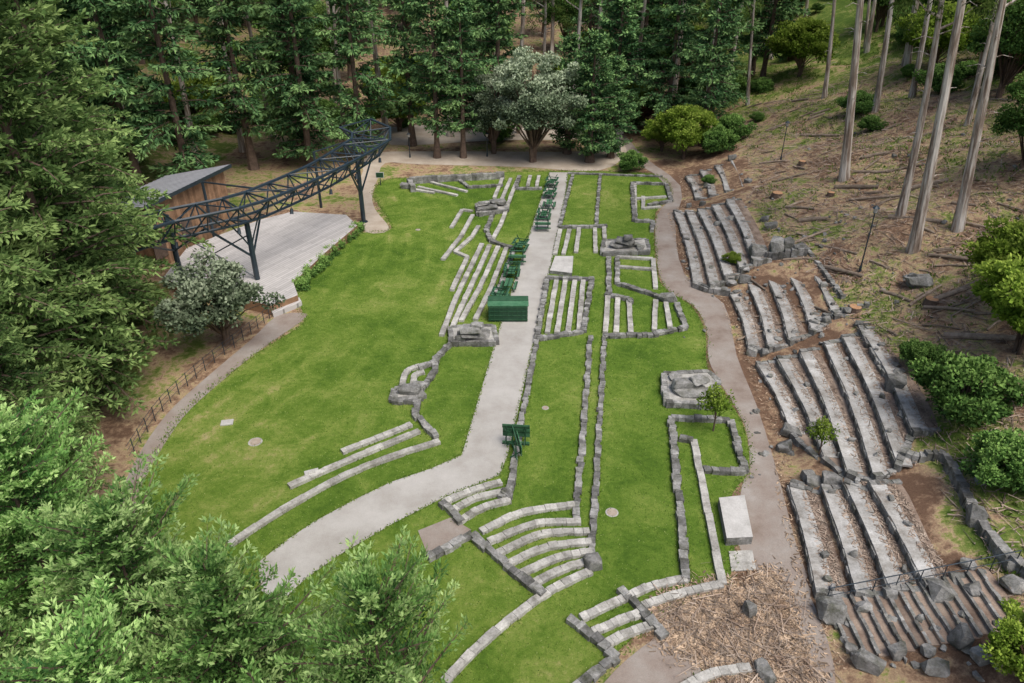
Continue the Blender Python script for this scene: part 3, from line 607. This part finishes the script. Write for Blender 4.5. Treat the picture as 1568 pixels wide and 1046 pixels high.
bush=broad('bush',2.2,1.5,.1,70,200,.38,.14,.05,45,'lf_bush',trunk=.05,multi=3)
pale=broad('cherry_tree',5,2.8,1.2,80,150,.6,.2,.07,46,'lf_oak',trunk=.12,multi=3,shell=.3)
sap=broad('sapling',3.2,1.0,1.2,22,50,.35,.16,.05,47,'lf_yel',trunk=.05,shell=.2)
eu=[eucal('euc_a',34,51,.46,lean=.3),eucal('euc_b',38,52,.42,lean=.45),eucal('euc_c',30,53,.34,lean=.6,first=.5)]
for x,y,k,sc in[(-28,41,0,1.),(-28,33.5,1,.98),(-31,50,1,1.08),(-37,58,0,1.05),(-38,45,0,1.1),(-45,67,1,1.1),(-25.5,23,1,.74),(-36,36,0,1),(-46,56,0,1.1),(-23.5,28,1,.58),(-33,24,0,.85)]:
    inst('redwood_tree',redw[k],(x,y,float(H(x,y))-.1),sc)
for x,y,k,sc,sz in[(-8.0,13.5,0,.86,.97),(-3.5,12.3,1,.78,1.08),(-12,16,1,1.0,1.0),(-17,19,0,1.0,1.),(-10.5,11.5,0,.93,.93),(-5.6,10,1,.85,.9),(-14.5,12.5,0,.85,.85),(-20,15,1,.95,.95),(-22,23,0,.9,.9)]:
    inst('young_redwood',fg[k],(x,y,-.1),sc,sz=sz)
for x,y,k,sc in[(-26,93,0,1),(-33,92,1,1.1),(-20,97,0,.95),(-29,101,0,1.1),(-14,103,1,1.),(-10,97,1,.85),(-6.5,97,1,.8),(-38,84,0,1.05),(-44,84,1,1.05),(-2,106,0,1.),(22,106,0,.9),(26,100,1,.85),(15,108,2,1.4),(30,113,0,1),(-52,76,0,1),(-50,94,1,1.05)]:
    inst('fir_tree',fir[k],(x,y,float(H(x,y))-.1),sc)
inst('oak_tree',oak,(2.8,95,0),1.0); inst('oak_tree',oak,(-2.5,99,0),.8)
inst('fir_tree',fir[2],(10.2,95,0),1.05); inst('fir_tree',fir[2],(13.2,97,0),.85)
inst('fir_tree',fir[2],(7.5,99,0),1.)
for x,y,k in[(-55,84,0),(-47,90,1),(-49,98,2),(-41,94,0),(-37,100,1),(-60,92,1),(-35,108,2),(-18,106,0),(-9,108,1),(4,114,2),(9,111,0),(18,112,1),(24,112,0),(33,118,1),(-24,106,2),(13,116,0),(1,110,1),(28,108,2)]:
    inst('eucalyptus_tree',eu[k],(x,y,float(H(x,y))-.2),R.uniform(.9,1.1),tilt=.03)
for i in range(100):
    y=R.uniform(120,215); x=R.uniform(-95,40+ (y-108)*.2)
    if abs(x-5)<6 and y<145: continue
    k=R.random(); z=float(H(x,y))-.2
    if k<.45: inst('forest_fir',fir[R.choice([0,1])],(x,y,z),R.uniform(.8,1.25))
    elif k<.62: inst('forest_deciduous',dec,(x,y,z),R.uniform(.8,1.4))
    else: inst('forest_eucalyptus',R.choice(eu),(x,y,z),R.uniform(.8,1.2),tilt=.03)
for i in range(60):
    y=R.uniform(62,118); x=R.uniform(-105,-54)
    z=float(H(x,y))-.2; k=R.random()
    if k<.5: inst('forest_fir',fir[R.choice([0,1])],(x,y,z),R.uniform(.85,1.2))
    elif k<.7: inst('forest_deciduous',dec,(x,y,z),R.uniform(.8,1.3))
    else: inst('forest_eucalyptus',R.choice(eu),(x,y,z),R.uniform(.85,1.2),tilt=.02)
LN=-math.radians(6.5)
for x,y,k,sc in[(1292,275,0,1.),(1398,385,1,1.),(1378,332,2,1.),(1466,352,0,.9),(1340,172,1,.9),(1262,150,2,.9),(1145,160,2,.8),(1180,90,1,.9)]:
    p=G(x,y); inst('eucalyptus_tree',eu[k],p-Vector((0,0,.2)),sc,tilt=.008,lean=LN)
for i in range(125):
    y=R.uniform(72,200); x=R.uniform(28,130)
    d=x-float(np.interp(y,YB,XB))
    if d<(26 if y<100 else 12): continue
    if R.random()<.68: inst('eucalyptus_tree',R.choice(eu),(x,y,float(H(x,y))-.3),R.uniform(.75,1.1),tilt=.03,lean=LN*.8)
    else: inst('hill_deciduous',dec,(x,y,float(H(x,y))-.5),R.uniform(.4,.85))
for i in range(12):
    y=R.uniform(25,72); x=R.uniform(50,75); inst('eucalyptus_tree',R.choice(eu),(x,y,float(H(x,y))-.3),R.uniform(.8,1.),tilt=.03,lean=LN)
for x,y,sc in[(1530,150,.8),(1500,70,.9),(1565,260,.55),(1440,60,.7),(1350,40,.7)]:
    p=G(x,y); inst('hill_deciduous',dec,p-Vector((0,0,1)),sc)
for nm,me_,x,y,sc in[('lime_tree',lime,1045,245,1.5),('lime_tree',lime,1012,232,1.),('lime_tree',lime,955,200,1.6),('lime_tree',lime,1222,118,1.8),('plum_tree',plum,990,200,1.4),('bush',bush,965,262,1.1),('bush',bush,1466,640,1.65),('bush',bush,1530,742,1.25),('bush',bush,1405,562,.8),('cherry_tree',pale,345,530,1.35),('sapling',sap,1092,660,1.15),('sapling',sap,1253,700,.9),('lime_tree',lime,1565,1050,.7),('bush',bush,1095,235,1.5),('bush',bush,1118,215,1.5),('lime_tree',lime,1560,540,1.3),('lime_tree',lime,1550,470,1.3),('bush',bush,1075,160,2),('lime_tree',lime,1120,408,.3),('bush',bush,1085,282,.5)]:
    p=G(x,y); inst(nm,me_,p-Vector((0,0,.1)),sc)
for i in range(210):
    k=R.random()
    if k<.3: x,y=R.uniform(-60,40),R.uniform(104,150)
    elif k<.5: x,y=R.uniform(-80,-44),R.uniform(50,110)
    else:
        y=R.uniform(55,190); x=R.uniform(40,105)+max(0,y-100)*.1
        if x<48 and y<80: x+=9
    if abs(x-4)<4: continue
    inst('undergrowth_bush',bush if R.random()<.75 else lime,(x,y,float(H(x,y))-.2),R.uniform(.6,1.8))
# ---------------------------------------------------------------- small litter masses
def scatter_leaf(name,p,L,W,tint,mat,up=.8,sd=1):
    g=np.random.default_rng(sd); d=nrm(g.normal(0,.6,p.shape)+np.array([0,0,up])); V=leafq(p,d,L,W,g)
    o=bpy.data.objects.new(name,qmesh(name,V,[mat],np.zeros(len(V)),tint)); bpy.context.collection.objects.link(o)
g=np.random.default_rng(5)
def mask(pts,q):
    pts=np.array([[p.x,p.y] for p in pts]); ins=np.zeros(len(q),bool); j=len(pts)-1
    for i in range(len(pts)):
        a_,b_=pts[i],pts[j]; cnd=((a_[1]>q[:,1])!=(b_[1]>q[:,1]))&(q[:,0]<(b_[0]-a_[0])*(q[:,1]-a_[1])/(b_[1]-a_[1]+1e-9)+a_[0]); ins^=cnd; j=i
    return ins
def inpoly(pts,n_):
    a_=np.array([[p.x,p.y] for p in pts]); q=g.uniform(a_.min(0),a_.max(0),(n_,2)); return q[mask(pts,q)]
def along(pts,dens,off,sig):
    out=[]
    for a,e in zip(pts[:-1],pts[1:]):
        a=Vector((a.x,a.y,0)); e=Vector((e.x,e.y,0)); l=(e-a).length; n_=int(l*dens)
        if l<.05 or not n_: continue
        d=(e-a)/l; t=g.random(n_)*l; sg=g.choice([-1,1],n_)*(off+np.abs(g.normal(0,sig,n_))); out.append(np.stack([a.x+d.x*t-d.y*sg,a.y+d.y*t+d.x*sg,np.full(n_,.012)],1))
    return np.concatenate(out)
pp=np.concatenate([along(pts,18,w/2,.06) for pts,w,z0 in WALLS if abs(z0)<.05 and sum((b-a).length for a,b in zip(pts[:-1],pts[1:]))>.3]); pp=pp[~mask(PATH,pp[:,:2])]; n_=len(pp)
scatter_leaf('wall_edge_grass',pp,g.uniform(.08,.24,n_),g.uniform(.015,.035,n_),g.uniform(.1,.9,n_),'lf_grass')
pp=np.concatenate([along(LP+[LP[0]],60,0,.18),along(PATH+[PATH[0]],45,0,.06)]); n_=len(pp)
scatter_leaf('turf_edge_grass',pp,g.uniform(.06,.2,n_),g.uniform(.015,.045,n_),g.uniform(.2,.9,n_),'lf_grass',.5)
hp=cat([P(x,y) for x,y in[(458,446),(480,420),(512,388),(550,352)]],10); arr=[]
for p in hp:
    for k in range(5):
        cc=np.array([p.x,p.y,.35])+g.normal(0,.28,3); arr.append(cc+nrm(g.normal(size=(130,3)))*g.uniform(.1,.4,(130,1)))
arr=np.concatenate(arr); arr[:,2]=np.abs(arr[:,2]); n_=len(arr)
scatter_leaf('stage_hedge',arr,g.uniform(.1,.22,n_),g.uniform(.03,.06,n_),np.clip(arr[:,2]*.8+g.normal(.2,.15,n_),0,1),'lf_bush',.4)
n0=14000; xx=g.uniform(15,75,n0); yy=g.uniform(12,130,n0); dd=xx-np.interp(yy,YB,XB); ok=(dd>7.5); ok&=(np.sin(xx*.35)+np.sin(yy*.27+1)+g.normal(0,.9,n0)+np.clip((dd-20)/20,0,1.2)>.3); xx,yy=xx[ok],yy[ok]
K=9; X2=np.repeat(xx,K)+g.normal(0,.18,len(xx)*K); Y2=np.repeat(yy,K)+g.normal(0,.18,len(yy)*K); n_=len(X2)
scatter_leaf('hillside_weeds',np.stack([X2,Y2,H(X2,Y2)],1),g.uniform(.12,.42,n_),g.uniform(.02,.07,n_),np.repeat(g.uniform(.2,1.1,len(xx)),K),'lf_grass')
def sticks(name,X_,Y_,zo,lo,hi,mat='chip',w0=.012,w1=.035,rz=.12,zr=.05,pw=2.5):
    n_=len(X_); a=g.uniform(0,6.28,n_); d=np.stack([np.cos(a),np.sin(a),g.normal(0,rz,n_)],1); sd=np.stack([-np.sin(a),np.cos(a),g.normal(0,.3,n_)],1)
    L=(lo+(hi-lo)*g.random(n_)**pw)[:,None]; W=g.uniform(w0,w1,n_)[:,None]; p=np.stack([X_,Y_,H(X_,Y_)+zo+g.uniform(0,zr,n_)],1)
    V=np.stack([p-d*L-sd*W,p+d*L-sd*W,p+d*L+sd*W,p-d*L+sd*W],1)
    o=bpy.data.objects.new(name,qmesh(name,V,[mat],np.zeros(n_),g.random(n_))); bpy.context.collection.objects.link(o)
q=inpoly(px(MUL,4),22000); q=q+g.normal(0,.4,q.shape); sticks('woodchip_pile',q[:,0],q[:,1],.04,.03,.17)
q=inpoly(px(MUL,4),1300); q=q+g.normal(0,.5,q.shape); sticks('brush_pile',q[:,0],q[:,1],.06,.15,.8,'twig',.008,.022,.12,.15,2)
xx=g.uniform(13.5,62,55000); yy=g.uniform(14,110,55000); dd=xx-np.interp(yy,YB,XB); ok=(dd>7.3); sticks('hillside_litter',xx[ok],yy[ok],.03,.05,1.0,'twig')
xx=g.uniform(13,26,22000); yy=g.uniform(20,90,22000); dd=xx-np.interp(yy,YB,XB); ok=(dd>-.7)&(dd<0.3); sticks('path_litter',xx[ok],yy[ok],.04,.04,.2)
LX=[];
for g_,(ta,bo) in groups.items():
    for k,(a,e) in enumerate(zip(ta,bo)):
        z=.42*(k+1); p,q=P(*a,z),P(*e,z); n_=420; t=g.random(n_); o_=g.uniform(.6,1.4,n_); LX.append(np.stack([p.x+(q.x-p.x)*t+o_,p.y+(q.y-p.y)*t,np.full(n_,z+.02)],1))
LX=np.concatenate(LX); n_=len(LX); aa=g.uniform(0,6.28,n_); d=np.stack([np.cos(aa),np.sin(aa),g.normal(0,.1,n_)],1); sdv=np.stack([-np.sin(aa),np.cos(aa),g.normal(0,.2,n_)],1); L_=g.uniform(.04,.2,n_)[:,None]; W_=.02
V=np.stack([LX-d*L_-sdv*W_,LX+d*L_-sdv*W_,LX+d*L_+sdv*W_,LX-d*L_+sdv*W_],1)
o=bpy.data.objects.new('terrace_litter',qmesh('terrace_litter',V,['twig'],np.zeros(n_),g.random(n_))); bpy.context.collection.objects.link(o)
q=inpoly(LP,80000); q=q[~mask(PATH,q)&~mask(PAD,q)&~mask(SP,q)]; n_=len(q)
scatter_leaf('lawn_grass_tufts',np.stack([q[:,0],q[:,1],np.full(n_,.01)],1),g.uniform(.05,.13,n_),g.uniform(.012,.03,n_),g.uniform(.0,1,n_),'lf_grass',.6)
# ---------------------------------------------------------------- light and camera
w=bpy.data.worlds.new('World'); bpy.context.scene.world=w; w.use_nodes=True; nn=w.node_tree; bg=nn.nodes['Background']
sky=nn.nodes.new('ShaderNodeTexSky'); sky.sky_type='NISHITA'; sky.sun_disc=False
el,az=math.radians(60),math.radians(140)
sky.sun_elevation=el; sky.sun_rotation=az; sky.dust_density=4; sky.air_density=1; sky.ozone_density=.5
nn.links.new(sky.outputs[0],bg.inputs[0]); bg.inputs[1].default_value=.15
sd=bpy.data.lights.new('sun','SUN'); sd.energy=2.8; sd.angle=math.radians(35); sd.color=(1,.96,.9); so=bpy.data.objects.new('sun',sd); bpy.context.collection.objects.link(so)
dv=Vector((math.sin(az)*math.cos(el),math.cos(az)*math.cos(el),math.sin(el))); so.rotation_euler=dv.to_track_quat('Z','Y').to_euler()
cd=bpy.data.cameras.new('camera'); cd.sensor_width=36; cd.lens=F/1568*36; cd.clip_end=2000; co=bpy.data.objects.new('camera',cd); bpy.context.collection.objects.link(co)
co.location=(0,0,HC); co.rotation_euler=(math.pi/2-PT,0,0); bpy.context.scene.camera=co
sc=bpy.context.scene; sc.view_settings.view_transform='Standard'; sc.view_settings.look='None'; sc.view_settings.exposure=0
